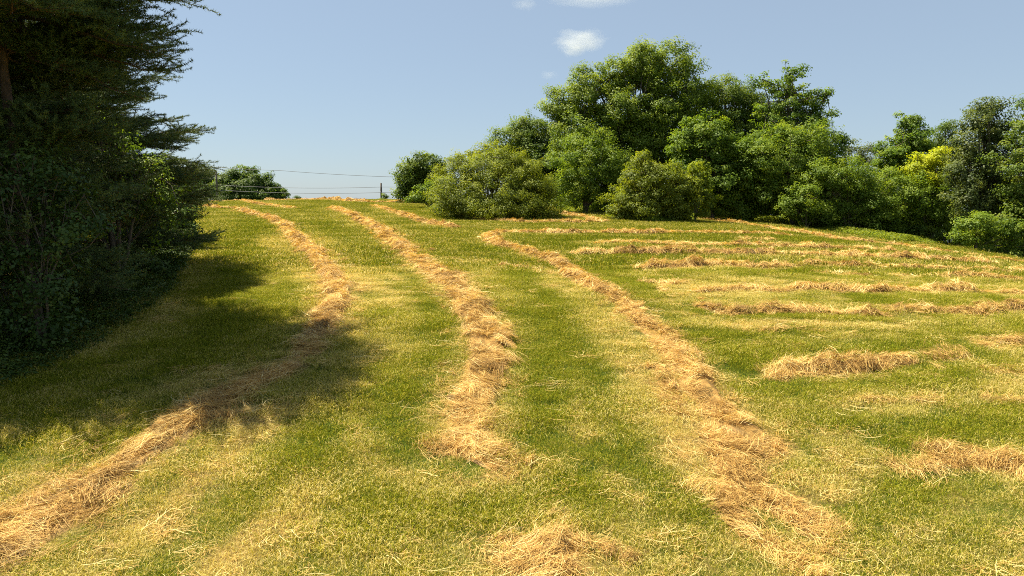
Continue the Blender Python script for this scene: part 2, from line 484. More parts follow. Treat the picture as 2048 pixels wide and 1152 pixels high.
# ------------------------------------------------------------------ ground sheet
def axis(a, b, s, far, g=1.12):
    core = list(np.arange(a, b, s)); lo = []; hi = []
    v = a; st = s
    while v > -far: st *= g; v -= st; lo.append(v)
    v = core[-1]; st = s
    while v < far: st *= g; v += st; hi.append(v)
    return np.array(lo[::-1] + core + hi)
gx = axis(-14, 24, .16, 3000); gy = axis(4, 34, .16, 3000, 1.06)
X, Y = np.meshgrid(gx, gy)
Z = ground(X, Y)
V = np.stack([X, Y, Z], -1).reshape(-1, 3)
nx = len(gx); ny = len(gy)
i = np.arange(ny - 1)[:, None] * nx; j = np.arange(nx - 1)[None]
F = np.stack([i + j, i + j + 1, i + nx + j + 1, i + nx + j], -1).reshape(-1, 4)
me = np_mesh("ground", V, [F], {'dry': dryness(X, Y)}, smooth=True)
tag(link("ground", me, M['ground']), kind='structure')

# ------------------------------------------------------------------ grass: tufts of blades standing on points of the field
rng = np.random.default_rng(7)
def blade_patch(name, nb, rad, hmin, hmax, wid, flat=.34, seed=0):
    g = np.random.default_rng(seed)
    a = g.uniform(0, 2 * np.pi, nb); rr = rad * np.sqrt(g.uniform(0, 1, nb))
    # tufts: pull blades towards tuft centres
    tc = g.normal(0, rad * .5, (nb // 14, 2)); k = g.integers(0, len(tc), nb)
    base = np.stack([np.cos(a) * rr, np.sin(a) * rr], 1)
    pull = g.uniform(0, 1, nb) < .55
    base[pull] = tc[k[pull]] + g.normal(0, .035, (pull.sum(), 2))
    h = g.uniform(hmin, hmax, nb) * np.where(g.uniform(0, 1, nb) < .1, 1.5, 1)
    lean = np.abs(g.normal(.45, .35, nb))
    lying = g.uniform(0, 1, nb) < flat
    lean[lying] = g.uniform(1.2, 1.5, lying.sum()); 
    az = g.uniform(0, 2 * np.pi, nb)
    D = np.stack([np.cos(az), np.sin(az)], 1)
    sw = g.uniform(0, 2 * np.pi, nb)
    W = np.stack([np.cos(sw), np.sin(sw)], 1) * (wid * g.uniform(.6, 1.3, nb))[:, None]
    p0 = np.concatenate([base, np.where(lying, g.uniform(.01, .05, nb), -.01)[:, None]], 1)
    l1 = lean * .6; l2 = lean * 1.25
    p1 = p0 + np.concatenate([D * (np.sin(l1) * h * .5)[:, None], (np.cos(l1) * h * .5)[:, None]], 1)
    p2 = p1 + np.concatenate([D * (np.sin(l2) * h * .5)[:, None], (np.cos(l2) * h * .5)[:, None]], 1)
    W3 = np.concatenate([W, np.zeros((nb, 1))], 1)
    V = np.stack([p0 - W3 * .5, p0 + W3 * .5, p1 - W3 * .45, p1 + W3 * .45, p2], 1).reshape(-1, 3)
    o = np.arange(nb)[:, None] * 5
    Q = o + np.array([0, 1, 3, 2]); T = o + np.array([2, 3, 4])
    r_ = g.uniform(0, 1, nb); r_[lying] = g.uniform(0, .45, lying.sum())
    me = np_mesh(name, V, [Q, T], {'rnd': np.concatenate([r_, r_])})
    me.materials.append(M['blade'])
    return bpy.data.objects.new(name, me)

def scatter(name, label, pts, attrs, protos):
    me = bpy.data.meshes.new(name)
    me.vertices.add(len(pts)); me.vertices.foreach_set("co", np.ascontiguousarray(pts, dtype=np.float32).ravel())
    for k, a in attrs.items():
        t_ = 'INT' if a.dtype.kind == 'i' else 'FLOAT'
        at_ = me.attributes.new(k, t_, 'POINT')
        at_.data.foreach_set("value", np.ascontiguousarray(a, dtype=np.int32 if t_ == 'INT' else np.float32))
    me.materials.append(M['blade'])
    o = bpy.data.objects.new(name, me); COL.objects.link(o)
    tag(o, label, 'grass', kind='stuff')
    ng = bpy.data.node_groups.new(name + '_nodes', 'GeometryNodeTree')
    ng.interface.new_socket('Geometry', in_out='INPUT', socket_type='NodeSocketGeometry')
    ng.interface.new_socket('Geometry', in_out='OUTPUT', socket_type='NodeSocketGeometry')
    N = ng.nodes; L = ng.links
    gi = N.new('NodeGroupInput'); go = N.new('NodeGroupOutput')
    g2 = N.new('GeometryNodeGeometryToInstance')
    for q in protos[::-1]:
        oi = N.new('GeometryNodeObjectInfo'); oi.inputs['Object'].default_value = q
        oi.inputs['As Instance'].default_value = True
        L.new(oi.outputs['Geometry'], g2.inputs[0])
    iop = N.new('GeometryNodeInstanceOnPoints')
    iop.inputs['Pick Instance'].default_value = True
    def named(nm, ty):
        q = N.new('GeometryNodeInputNamedAttribute'); q.data_type = ty; q.inputs[0].default_value = nm
        return q.outputs['Attribute']
    jn = N.new('GeometryNodeJoinGeometry')
    for oi in [q for q in N if q.bl_idname == 'GeometryNodeObjectInfo']:
        L.new(oi.outputs['Geometry'], jn.inputs[0])
    N.remove(g2)
    L.new(gi.outputs[0], iop.inputs['Points'])
    L.new(jn.outputs[0], iop.inputs['Instance'])
    L.new(named('pick', 'INT'), iop.inputs['Instance Index'])
    cx = N.new('ShaderNodeCombineXYZ'); L.new(named('rotz', 'FLOAT'), cx.inputs[2])
    L.new(cx.outputs[0], iop.inputs['Rotation'])
    L.new(named('size', 'FLOAT'), iop.inputs['Scale'])
    L.new(iop.outputs[0], go.inputs[0])
    md = o.modifiers.new('scatter', 'NODES'); md.node_group = ng
    return o

def field_points(y0, y1, sp, grow=0):
    xs, ys = [], []
    y = y0
    while y < y1:
        s = sp * (1 + grow * (y - y0))
        hw = .80 * y + 3
        x = np.arange(-hw, hw, s)
        xs.append(x + rng.uniform(-.5, .5, len(x)) * s); ys.append(np.full(len(x), y) + rng.uniform(-.5, .5, len(x)) * s)
        y += s
    return np.concatenate(xs), np.concatenate(ys)

def grass_layer(name, label, y0, y1, sp, protos, grow=0, smin=.8, smax=1.2):
    x, y = field_points(y0, y1, sp, grow)
    d = dryness(x, y)
    hsz = .55 + .55 * fbm(x * .7, y * .7, 44) + .55 * vnoise(x * 2.4, y * 2.4, 45) - .25 * d
    hd = np.full(len(x), 9.)
    for C, w_ in HC:
        hd = np.minimum(hd, dist_to(C, x, y) / w_)
    hsz = hsz * (.30 + .70 * sstep(.22, .55, hd))
    pts = np.stack([x, y, ground(x, y)], 1)
    n_ = len(x)
    return scatter(name, label, pts, {'dry': d, 'pick': rng.integers(0, len(protos), n_), 'rotz': rng.uniform(0, 6.28, n_),
                                      'size': rng.uniform(smin, smax, n_) * hsz}, protos)

near_p = [blade_patch('grass_patch', 1100, .40, .026, .072, .0041, seed=s) for s in (1, 2, 3)]
far_p = [blade_patch('grass_patch_wide', 620, .75, .045, .11, .011, flat=.12, seed=s) for s in (4, 5)]
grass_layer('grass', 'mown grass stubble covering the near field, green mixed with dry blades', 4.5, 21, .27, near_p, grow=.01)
grass_layer('grass', 'mown grass covering the upper field as far as the crest', 20.5, 92, .48, far_p, grow=.012)

def straw_patch(name, nb, rad, wid, seed):
    g = np.random.default_rng(seed)
    c = g.normal(0, rad * .55, (nb, 2)); az = g.normal(g.uniform(0, 6.3), .9, nb); ln = g.uniform(.06, .26, nb); kp = g.normal(0, 2.5, nb)
    p = [np.concatenate([c, g.uniform(.02, .06, (nb, 1))], 1)]
    for k in range(3):
        az = az + kp * ln / 3
        p.append(p[-1] + np.stack([np.cos(az) * ln / 3, np.sin(az) * ln / 3, g.normal(0, .010, nb)], 1))
    p = np.stack(p, 1)
    sd = unit(np.cross(p[:, 3] - p[:, 0], np.stack([g.normal(0, .5, nb), g.normal(0, .5, nb), np.ones(nb)], 1)))[:, None] * wid * .5
    V = np.stack([p - sd, p + sd], 2).reshape(-1, 3)
    Q = (np.arange(nb)[:, None, None] * 8 + np.array([[0, 1, 3, 2], [2, 3, 5, 4], [4, 5, 7, 6]])[None]).reshape(-1, 4)
    me = np_mesh(name, V, [Q], {'v': np.repeat(g.uniform(.35, 1, nb), 3)})
    me.materials.append(M['hay'])
    return bpy.data.objects.new(name, me)
def straw_layer(name, label, y0, y1, sp, protos, smin, smax):
    x, y = field_points(y0, y1, sp)
    d = dryness(x, y)
    k = rng.random(len(x)) < np.clip((d - .22) * 1.6, .04, .95)
    x = x[k]; y = y[k]; d = d[k]
    o = scatter(name, label, np.stack([x, y, ground(x, y)], 1), {'dry': d, 'pick': rng.integers(0, len(protos), len(x)), 'rotz': rng.uniform(0, 6.28, len(x)),
                'size': rng.uniform(smin, smax, len(x))}, protos)
    o['category'] = 'straw'
straw_layer('loose_straw', 'dry cut stems strewn thinly over the near stubble', 4.5, 24, .30, [straw_patch('straw_tuft', 26, .22, .0045, s_) for s_ in (11, 12, 13)], .7, 1.3)

# ------------------------------------------------------------------ hay
def build_hay(name, label, cat, group, parts, seed):
    g = np.random.default_rng(1000 + seed)
    VV, QQ, AA, off = [], [], [], 0
    o_pt = None
    for (ss, C, N), w, h in parts:
        w = w * (.84 if w > .8 else .92)
        L = ss[-1]
        dmean = float(C[:, 1].mean())
        if o_pt is None: o_pt = np.array([C[len(C) // 2][0], C[len(C) // 2][1], 0.])
        sd = int(seed * 7 + 3)
        def hw_of(s, side):
            return .5 * w * (.38 + .95 * vnoise(s * .9, side * 3.3 + 0 * s, sd) + .35 * vnoise(s * 3.1, side * 5.1 + 0 * s, sd + 1))
        def Hf(s, t):
            side = np.where(t > 0, 1., 2.)
            hw = hw_of(s, side)
            endf = np.clip(np.minimum(s, L - s) / .35 + .15, 0, 1)
            prof = np.clip(1 - (t / hw) ** 2, 0, 1) ** .7
            lump = .08 + 1.15 * vnoise(s * 1.7 + 3, t * 2.2, sd + 2) ** 1.6 + .75 * vnoise(s * 4.9, t * 4.9, sd + 3) ** 1.4
            big = .45 + 1.1 * vnoise(s * .55, t * 0, sd + 4)
            cov = vnoise(s * 2.2, t * 2.8, sd + 8) + .22 * (np.abs(t) < w * .30)
            return h * (.54 if dmean < 20 else .60) * prof * lump * big * endf * sstep(.30 - .25 * (dmean > 18), .50 - .2 * (dmean > 18), cov)
        def P(s, t, dz=0):
            sc = np.clip(s, 0, L)
            cx = np.interp(sc, ss, C[:, 0]) + np.interp(sc, ss, N[:, 0]) * t
            cy = np.interp(sc, ss, C[:, 1]) + np.interp(sc, ss, N[:, 1]) * t
            ex = s - sc
            cx = cx + ex * np.interp(sc, ss, N[:, 1]); cy = cy - ex * np.interp(sc, ss, N[:, 0])
            z = ground(cx, cy) + Hf(np.clip(s, 0, L), t) + dz
            return np.stack([cx, cy, z], -1)
        # the matted body
        step = .06 if dmean < 16 else .12 if dmean < 30 else .22
        S = np.arange(0, L + step, step); Tn = np.linspace(-1, 1, 17 if dmean < 25 else 11)
        SS, TT = np.meshgrid(S, Tn, indexing='ij')
        hwm = hw_of(SS, np.where(TT > 0, 1., 2.))
        body = P(SS, TT * hwm * .80)
        body[..., 2] -= .28 * Hf(np.clip(SS, 0, L), TT * hwm * .80)
        covb = vnoise(SS * 2.2, TT * hwm * 2.8, sd + 8) + .22 * (np.abs(TT * hwm) < w * .30)
        body[..., 2] += np.where((np.abs(TT) > .8) | (covb < (.42 if dmean < 18 else .2)), -.06, -.012)
        V = body.reshape(-1, 3)
        a_, b_ = SS.shape
        ii = np.arange(a_ - 1)[:, None] * b_; jj = np.arange(b_ - 1)[None]
        Q = np.stack([ii + jj, ii + jj + 1, ii + b_ + jj + 1, ii + b_ + jj], -1).reshape(-1, 4)
        VV.append(V); QQ.append(Q + off); off += len(V)
        AA.append(np.clip(.05 + .28 * g.random(len(Q)), 0, 1))  # body darker than the straws, painting in the shadow of the folds
        # the straws
        dmin = float(C[:, 1].min()); wmin = max(.0042, dmin * .00042)
        area = L * w
        dens = 3.6 / (.27 * wmin)
        n_ = int(area * dens * (1.0 if dmean < 30 else .8))
        s = g.uniform(-.1, L + .1, n_)
        t = g.normal(0, .36, n_) * w * (.75 + .5 * vnoise(s * .8, s * 0, sd + 9))
        wid = np.maximum(.0042, np.interp(s, ss, C[:, 1]) * .00042)
        keep = g.random(n_) < wmin / wid
        s = s[keep]; t = t[keep]; wid = wid[keep]
        n_ = len(s)
        far_ = g.random(n_) < .035
        t = np.where(far_, g.normal(0, .75, n_) * w, t)
        keep = far_ | (vnoise(s * 2.2, t * 2.8, sd + 8) + .22 * (np.abs(t) < w * .30) > np.interp(np.interp(s, ss, C[:, 1]), [9, 24], [.50, .20]))
        s = s[keep]; t = t[keep]; wid = wid[keep]; n_ = len(s)
        ln = g.uniform(.06, .32, n_) * np.where(g.random(n_) < .06, 1.5, 1) * (1 if dmean < 30 else 1.3)
        th = (vnoise(s * 1.5, t * 2.2, sd + 10) - .5) * 4.6 + g.normal(0, .75, n_)
        kap = g.normal(0, 1.6, n_) + (vnoise(s * 1.7, t * 1.7, sd + 12) - .5) * 4
        # most straws lie in locks that share a place, a direction and a shade
        nl_ = max(4, n_ // 22); li = g.integers(0, n_, nl_); lk = np.clip(np.searchsorted(np.sort(s[li]), s + g.normal(0, .5, n_)), 0, nl_ - 1); li = li[np.argsort(s[li])]; inl = g.random(n_) < .50
        sp_ = (g.uniform(.015, .06, nl_))[lk]
        s = np.where(inl, s[li][lk] + g.normal(0, 1, n_) * sp_ * 1.5, s); t = np.where(inl, t[li][lk] + g.normal(0, 1, n_) * sp_, t)
        lth = th[li] + g.normal(0, .6, nl_); lka = g.normal(0, 2.2, nl_)
        wid = np.where(inl, np.maximum(.0042, np.interp(s, ss, C[:, 1]) * .00042), wid)
        th = np.where(inl, lth[lk] + g.normal(0, .30, n_), th); kap = np.where(inl, lka[lk] + g.normal(0, .5, n_), kap)
        lv = g.normal(0, .16, nl_); llift = g.exponential(.022, nl_)
        lift = np.where(inl, llift[lk], 0) + g.exponential(.014, n_) + .004
        tip = g.normal(.0, .035, n_) + np.where(g.random(n_) < .06, g.uniform(.0, .12, n_), 0)
        pts = []
        cs, ct = s - np.cos(th) * ln * .5, t - np.sin(th) * ln * .5
        ang = th - kap * ln * .5
        for k in range(4):
            u = k / 3
            dz = lift + np.abs(tip) * u * u
            q = P(cs, ct, dz)
            pts.append(q)
            cs = cs + np.cos(ang) * ln / 3; ct = ct + np.sin(ang) * ln / 3
            ang = ang + kap * ln / 3
        pts = np.stack(pts, 1)                      # n,4,3
        # keep a straw smoother than the lumps under it
        pts[:, 1, 2] = np.maximum(pts[:, 1, 2], (pts[:, 0, 2] + pts[:, 2, 2]) / 2)
        T = unit(pts[:, 3] - pts[:, 0])
        roll = g.uniform(-.9, .9, n_)
        side = unit(np.cross(T, np.stack([np.sin(roll), np.zeros(n_), np.cos(roll)], 1)))
        ww = (wid * g.uniform(.55, 1.25, n_))[:, None, None] * np.array([.8, 1, 1, .45])[None, :, None] * .5
        Lf = pts - side[:, None] * ww; Rt = pts + side[:, None] * ww
        V = np.stack([Lf, Rt], 2).reshape(-1, 3)    # n*8
        o8 = np.arange(n_)[:, None, None] * 8
        Q = (o8 + np.array([[0, 1, 3, 2], [2, 3, 5, 4], [4, 5, 7, 6]])[None]).reshape(-1, 4)
        VV.append(V); QQ.append(Q + off); off += len(V)
        base_v = .22 + .55 * vnoise(s * 1.6, t * 2.4, sd + 11)
        av = np.clip(base_v + np.where(inl, lv[lk], 0) + g.normal(0, .24, n_), 0, 1)
        AA.append(np.repeat(av, 3))
    V = np.concatenate(VV)
    o_pt[2] = float(ground(o_pt[0], o_pt[1]))
    me = np_mesh(name, V - o_pt, [np.concatenate(QQ)], {'v': np.concatenate(AA)})
    o = link(name, me, M['hay'], origin=o_pt)
    return tag(o, label, cat, group)

for k, (nm, lb, ct_, gr, _) in enumerate(HAY):
    build_hay(nm, lb, ct_, gr, CURVES[k], k)

# ------------------------------------------------------------------ leafy trees and bushes
def leaf_quads(pos, nrm, size, g, asp=.55):
    n_ = len(pos)
    r_ = g.normal(0, 1, (n_, 3)); r_[:, 2] -= .5
    ax = unit(np.cross(nrm, unit(r_)))
    sd = np.cross(nrm, ax)
    s = size[:, None]
    curl = nrm * s * .12
    a_ = pos - ax * s * .5 - curl; b_ = pos + sd * s * asp * .5 + curl * .4; c = pos + ax * s * .5 - curl; d = pos - sd * s * asp * .5 + curl * .4
    V = np.stack([a_, b_, c, d], 1).reshape(-1, 3)
    F = np.arange(n_ * 4).reshape(-1, 4)
    return V, F

def crown(blobs, g, clump_r, dens, per, leaf, flat=.75, asp=.6, inner=.25, spread=.14, up=.55):
    cs, outs, rc = [], [], []
    dens = dens * 1.7; leaf = leaf * .94; per = int(per * 1.9)
    B = np.array([b_[0] for b_ in blobs]); RR = np.array([b_[1] for b_ in blobs])
    for bi in range(len(blobs)):
        rx = RR[bi]
        area = 4 * np.pi * ((rx[0] * rx[1]) ** 1.6 / 3 + (rx[0] * rx[2]) ** 1.6 / 3 + (rx[1] * rx[2]) ** 1.6 / 3) ** (1 / 1.6)
        n_ = max(4, int(area * dens))
        d = unit(g.normal(0, 1, (n_, 3)))
        f = g.normal(.90, spread, n_)
        sh = g.random(n_) < .07
        f[sh] = g.uniform(1.04, 1.22, sh.sum())
        ins = g.random(n_) < inner
        f[ins] = g.uniform(.25, .8, ins.sum())
        c = B[bi] + d * f[:, None] * rx
        wv = c * (1.6 / max(.5, rx.mean() * .6))
        c = c + d * ((vnoise(wv[:, 0] + wv[:, 2] * .7, wv[:, 1] - wv[:, 2] * .9, 91) - .5) * .55 * rx.mean())[:, None]
        ok = np.ones(n_, bool)
        for bj in range(len(blobs)):
            if bj != bi:
                q = np.linalg.norm((c - B[bj]) / RR[bj], axis=1)
                ok &= (q > .62) | (g.random(n_) < .10)
        cs.append(c[ok]); outs.append(d[ok]); rc.append(clump_r * g.uniform(.55, 1.35, ok.sum()))
    c = np.concatenate(cs); o_ = np.concatenate(outs); rc = np.concatenate(rc)
    cnt = np.maximum(6, (per * (rc / clump_r) ** 1.8).astype(int))
    idx = np.repeat(np.arange(len(c)), cnt)
    n_ = len(idx)
    d = unit(g.normal(0, 1, (n_, 3)))
    # clumps are stretched along their own random direction so they do not read as balls
    st = unit(g.normal(0, 1, (len(c), 3)) * [1, 1, .5] + o_ * .7)
    rad = rc[idx] * g.uniform(0, 1, n_) ** .45
    off = d * rad[:, None]
    off += st[idx] * (np.sum(off * st[idx], 1) * g.uniform(.3, 1.1, n_))[:, None]
    off[:, 2] *= flat
    pos = c[idx] + off
    nrm = unit(d * .6 + o_[idx] * .55 + np.array([0, 0, up]) + g.normal(0, .38, (n_, 3)))
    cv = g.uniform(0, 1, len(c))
    v = np.clip(.18 + .42 * cv[idx] + .25 * g.random(n_) + .15 * np.clip(off[:, 2] / (rc[idx] + .01), -1, 1), 0, 1)  # leaves paler towards each clump's top, a highlight put into the colour
    V, F = leaf_quads(pos, nrm, leaf * g.uniform(.6, 1.35, n_), g, asp)
    return V, F, v, c

def limbs(base, tops, clumps, g, r0, lean=None, sub=.5, split=.35):
    parts = []
    for k, tp in enumerate(tops):
        tp = np.asarray(tp, float)
        a_ = base.copy()
        mid = base + (tp - base) * split
        mid[:2] = base[:2] + (tp[:2] - base[:2]) * split * .45
        t = np.linspace(0, 1, 9)[:, None]
        P = (1 - t) ** 2 * a_ + 2 * t * (1 - t) * mid + t ** 2 * tp
        P[1:-1] += g.normal(0, .07, (7, 3)) * np.linalg.norm(tp - base) * .12
        r_ = np.linspace(r0 * (.6 if k else 1), r0 * .12, 9)
        parts.append(tube(P, r_, 7))
        near = clumps[np.linalg.norm(clumps - tp, axis=1) < np.linalg.norm(tp - base) * sub]
        if len(near):
            for q in near[g.permutation(len(near))[:14]]:
                st = P[g.integers(4, 9)]
                m2 = (st + q) / 2 + g.normal(0, .12, 3)
                parts.append(tube(np.stack([st, m2, q]), [r0 * .16, r0 * .10, .012], 4))
    return merge(parts)

def leafy(name, label, cat, group, px, d, blobs, mat, seed, leaf=.15, clump=.5, dens=1.5, per=60, r0=.16, depthf=.9, flat=.75, asp=.6,
          kids=('trunk', 'crown'), nlimb=5, inner=.25, spread=.14, bark='bark', world_blobs=None, xy=None):
    g = np.random.default_rng(seed)
    if xy is None:
        kx, _ = ray(px, 400); x = float(kx) * d; y = d
    else: x, y = xy
    base = np.array([x, y, float(ground(x, y)) - .05])
    if world_blobs is None:
        B = []
        for b_ in blobs:
            bx, by, rx, ry = b_[:4]; dd = b_[4] if len(b_) > 4 else g.uniform(-.4, .4) * rx / F_PX * d
            c = at(bx, by, d + dd)
            B.append((c, np.array([rx / F_PX * d, (rx + ry) * .5 / F_PX * d * depthf, ry / F_PX * d])))
    else:
        B = [(np.array([x + q[0], y + q[1], base[2] + q[2]]), np.array(q[3:6])) for q in world_blobs]
    V, F, v, c = crown(B, g, clump, dens, per, leaf, flat, asp, inner, spread)
    gz = ground(V[:, 0], V[:, 1])
    fm = (V[:, 2] > gz - .02).reshape(-1, 4).all(1)
    F = F[fm]; v = v[fm]
    order = sorted(range(len(B)), key=lambda q: -B[q][0][2])
    tops = [B[q][0] + np.array([0, 0, B[q][1][2] * .3]) for q in order][:nlimb]
    tv, tf = limbs(base, tops, c, g, r0)
    root = empty(name, base)
    tag(root, label, cat, group)
    o = link(kids[0], np_mesh(kids[0], tv - base, [tf], smooth=True), M[bark], root)
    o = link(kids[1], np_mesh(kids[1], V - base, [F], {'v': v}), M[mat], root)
    return root

GR = 'trees along the right edge of the field'
GB = 'bushes in front of the right hand trees'
GF = 'distant trees beyond the crest'
SH = ('stems', 'foliage')
leafy('oak_tree', 'largest and tallest tree, broad domed green crown in the middle of the right hand wood', 'tree', GR, 1307, 53,
      [(1322,140,62,52),(1285,135,38,42),(1375,175,42,52),(1232,160,34,38),(1190,185,50,52),(1138,212,40,42,-.5),(1165,262,62,45,-1),(1235,228,52,55,-1),
       (1312,222,62,50,-1),(1388,240,38,52),(1285,285,55,42,-.8),(1215,305,48,40,-1),(1340,290,50,50),(1410,300,40,45)], 'oak', 101, leaf=.16, clump=.48, dens=1.45, per=62, r0=.42, nlimb=11)
leafy('shade_tree', 'dark green rounded tree touching the right side of the largest tree', 'tree', GR, 1445, 55,
      [(1452,192,40,36),(1425,228,42,45),(1490,225,40,42),(1455,270,60,48,-1),(1508,285,45,50),(1420,310,50,50),(1470,330,60,50),(1530,250,40,46),(1500,200,30,30)], 'oakdark', 102, leaf=.15, clump=.45, dens=1.4, per=58, r0=.28, nlimb=6)
leafy('sweetgum_tree', 'ragged tree with open pointed branches rising above the wood right of the dome', 'tree', GR, 1572, 50,
      [(1578,152,28,24),(1555,176,24,20),(1524,162,14,12),(1592,192,34,26),(1632,198,20,15),(1652,190,10,8),(1570,220,48,32),(1618,232,34,28),(1600,262,50,35),(1540,255,42,34),(1570,300,60,45),(1640,262,34,34),(1660,300,34,34)], 'maple', 103, leaf=.17, clump=.34, dens=1.0, per=40, r0=.22, nlimb=11, inner=.08, spread=.26)
leafy('elm_tree', 'leaning rounded light green tree below the ragged pointed one', 'tree', GR, 1590, 46,
      [(1560,288,50,36),(1612,290,56,38),(1652,312,32,32),(1520,320,46,48),(1588,335,60,46),(1640,350,42,40),(1540,375,55,45),(1600,395,50,40)], 'bushgreen', 104, leaf=.14, clump=.42, dens=1.5, per=58, r0=.2)
leafy('mulberry_tree', 'bright leaved tree low in front of the dark rounded tree, between two taller trees', 'tree', GR, 1425, 47,
      [(1400,262,36,30),(1375,290,40,34),(1430,275,36,30),(1465,300,50,38),(1400,335,50,42),(1455,355,60,42),(1500,372,50,40),(1420,395,50,32),(1480,405,60,28)], 'maple', 105, leaf=.17, clump=.42, dens=1.45, per=54, r0=.2)
leafy('boxelder_tree', 'light green narrow sapling behind the right end of the small round bush', 'tree', GB, 1392, 43,
      [(1390,345,18,20),(1380,372,24,22),(1404,392,30,26)], 'weed', 131, leaf=.17, clump=.3, dens=1.9, per=36, r0=.07, nlimb=3)
leafy('viburnum_tree', 'broad mid green tree filling the front left of the wood between the two round bushes', 'tree', GR, 1170, 49,
      [(1178,290,40,36),(1152,325,48,40),(1205,330,48,45),(1165,365,56,45),(1215,378,42,38),(1140,385,34,32),(1250,350,45,45,1.5)], 'bushgreen', 106, leaf=.13, clump=.42, dens=1.55, per=60, r0=.2)
leafy('hickory_tree', 'dark bluish green tree behind the large round bush, left shoulder of the wood', 'tree', GR, 1065, 62,
      [(1062,262,44,32),(1030,282,36,32),(1098,290,36,38),(1060,310,58,42),(1020,320,34,30),(1108,345,50,50)], 'oakdark', 107, leaf=.17, clump=.48, dens=1.4, per=56, r0=.3)
leafy('willow_shrub', 'feathery topped pale shrub sticking up behind the left side of the large round bush', 'shrub', GB, 975, 50,
      [(975,302,26,14),(945,308,26,12),(1000,318,40,20),(915,318,24,12)], 'bush', 108, leaf=.13, clump=.32, dens=1.6, per=34, r0=.10, spread=.25, kids=SH)
leafy('round_bush', 'large round olive green bush standing alone at the centre of the field edge', 'bush', GB, 985, 44.5,
      [(985,345,78,42),(930,362,62,46),(1040,358,62,46),(985,385,110,44),(898,395,44,34),(1075,392,44,38),(985,415,118,24),(1005,325,50,28)], 'bush', 109, leaf=.11, clump=.36, dens=2.0, per=62, r0=.12, nlimb=7, kids=SH)
leafy('round_bush', 'small round bush with bright yellow green shoots in front of the tallest tree', 'bush', GB, 1305, 42.5,
      [(1302,362,52,36),(1268,388,46,42),(1348,382,44,40),(1308,400,80,38),(1286,325,22,20),(1310,420,84,20),(1325,345,40,24)], 'bush', 110, leaf=.13, clump=.34, dens=2.0, per=54, r0=.1, nlimb=6, kids=SH)
leafy('thicket_bush', 'large sloping mound of bushes at the right, below the gap in the tree line', 'bush', GB, 1700, 44,
      [(1645,352,36,26),(1692,352,50,32),(1745,372,56,36),(1650,385,58,40),(1708,402,70,44),(1775,402,52,42),(1640,420,50,32),(1700,440,70,36),(1760,448,56,30),(1800,430,34,40)], 'bushgreen', 111, leaf=.12, clump=.36, dens=1.8, per=56, r0=.12, nlimb=8, kids=SH)
leafy('bramble_bush', 'low bushy shoulder at the left foot of the sloping mound', 'bush', GB, 1615, 43.5,
      [(1612,400,40,30),(1590,420,34,22),(1640,432,44,22)], 'bushgreen', 132, leaf=.12, clump=.32, dens=1.9, per=50, r0=.08, nlimb=4, kids=SH)
leafy('poplar_tree', 'pointed green tree rising behind the mound, left of the yellow tree', 'tree', GR, 1820, 50,
      [(1822,240,18,20),(1815,268,30,22),(1805,296,40,26),(1835,300,40,34),(1790,325,44,30),(1840,350,40,40)], 'maple', 112, leaf=.17, clump=.36, dens=1.6, per=48, r0=.18, nlimb=6)
leafy('locust_tree', 'pale feathery tree between the pointed green tree and the tall right hand tree', 'tree', GR, 1888, 53,
      [(1892,258,26,16),(1880,285,36,24),(1910,300,30,30),(1890,330,40,34)], 'far', 113, leaf=.14, clump=.4, dens=1.3, per=36, r0=.14, spread=.25)
leafy('mimosa_tree', 'thin pale tree showing sky through its leaves in the gap of the tree line', 'tree', GR, 1705, 58,
      [(1690,290,22,16),(1708,302,36,18),(1745,302,26,12),(1720,325,50,22)], 'grey', 114, leaf=.15, clump=.4, dens=.9, per=30, r0=.12, spread=.25)
leafy('yellow_tree', 'bright yellow leaved tree among the green ones at the right', 'tree', GR, 1868, 43.5,
      [(1872,315,36,22),(1848,332,34,26),(1888,335,30,28),(1860,358,40,26)], 'yellow', 115, leaf=.14, clump=.34, dens=1.7, per=52, r0=.12)
leafy('dogwood_tree', 'mid green tree under and below the yellow one', 'tree', GR, 1862, 43,
      [(1835,385,40,34),(1890,385,44,36),(1850,425,50,36),(1900,425,34,34)], 'bushgreen', 116, leaf=.14, clump=.38, dens=1.5, per=48, r0=.12)
leafy('walnut_tree', 'tall grey green tree with glossy leaves near the right edge', 'tree', GR, 1968, 40,
      [(1978,222,34,26),(1955,250,34,30),(2000,262,34,32),(1942,295,40,34),(1988,308,50,38),(1935,345,44,38),(1990,362,55,42),(1950,400,55,36),(2005,410,50,40)], 'grey', 117, leaf=.14, clump=.38, dens=1.5, per=52, r0=.2, nlimb=7)
leafy('cherry_tree', 'tall dark tree cut by the right edge of the picture', 'tree', GR, 2062, 38,
      [(2068,225,30,30),(2048,270,30,34),(2080,300,60,50),(2050,350,46,44),(2070,400,60,50),(2030,440,50,30)], 'oakdark', 118, leaf=.14, clump=.38, dens=1.5, per=50, r0=.2)
leafy('blackberry_bush', 'leafy light green thicket at the foot of the tall grey green tree', 'bush', GB, 1960, 37,
      [(1940,470,38,18),(1985,482,46,22),(2030,490,40,28),(1960,450,50,22),(2020,460,44,24)], 'bushgreen', 119, leaf=.13, clump=.3, dens=2.0, per=46, r0=.08, kids=SH)
leafy('hazel_bush', 'low dark bush in the shaded hollow beside the sloping mound', 'bush', GB, 1820, 43,
      [(1815,450,40,28),(1860,462,30,14),(1790,470,36,16)], 'oakdark', 120, leaf=.13, clump=.32, dens=1.8, per=46, r0=.08, kids=SH)
leafy('beech_tree', 'distant tree with a domed crown left of the large round bush', 'tree', GF, 845, 66,
      [(846,328,32,20),(822,348,26,24),(868,350,34,26),(835,375,38,26),(815,390,22,12),(875,382,30,24)], 'oakdark', 121, leaf=.20, clump=.5, dens=1.4, per=52, r0=.22)
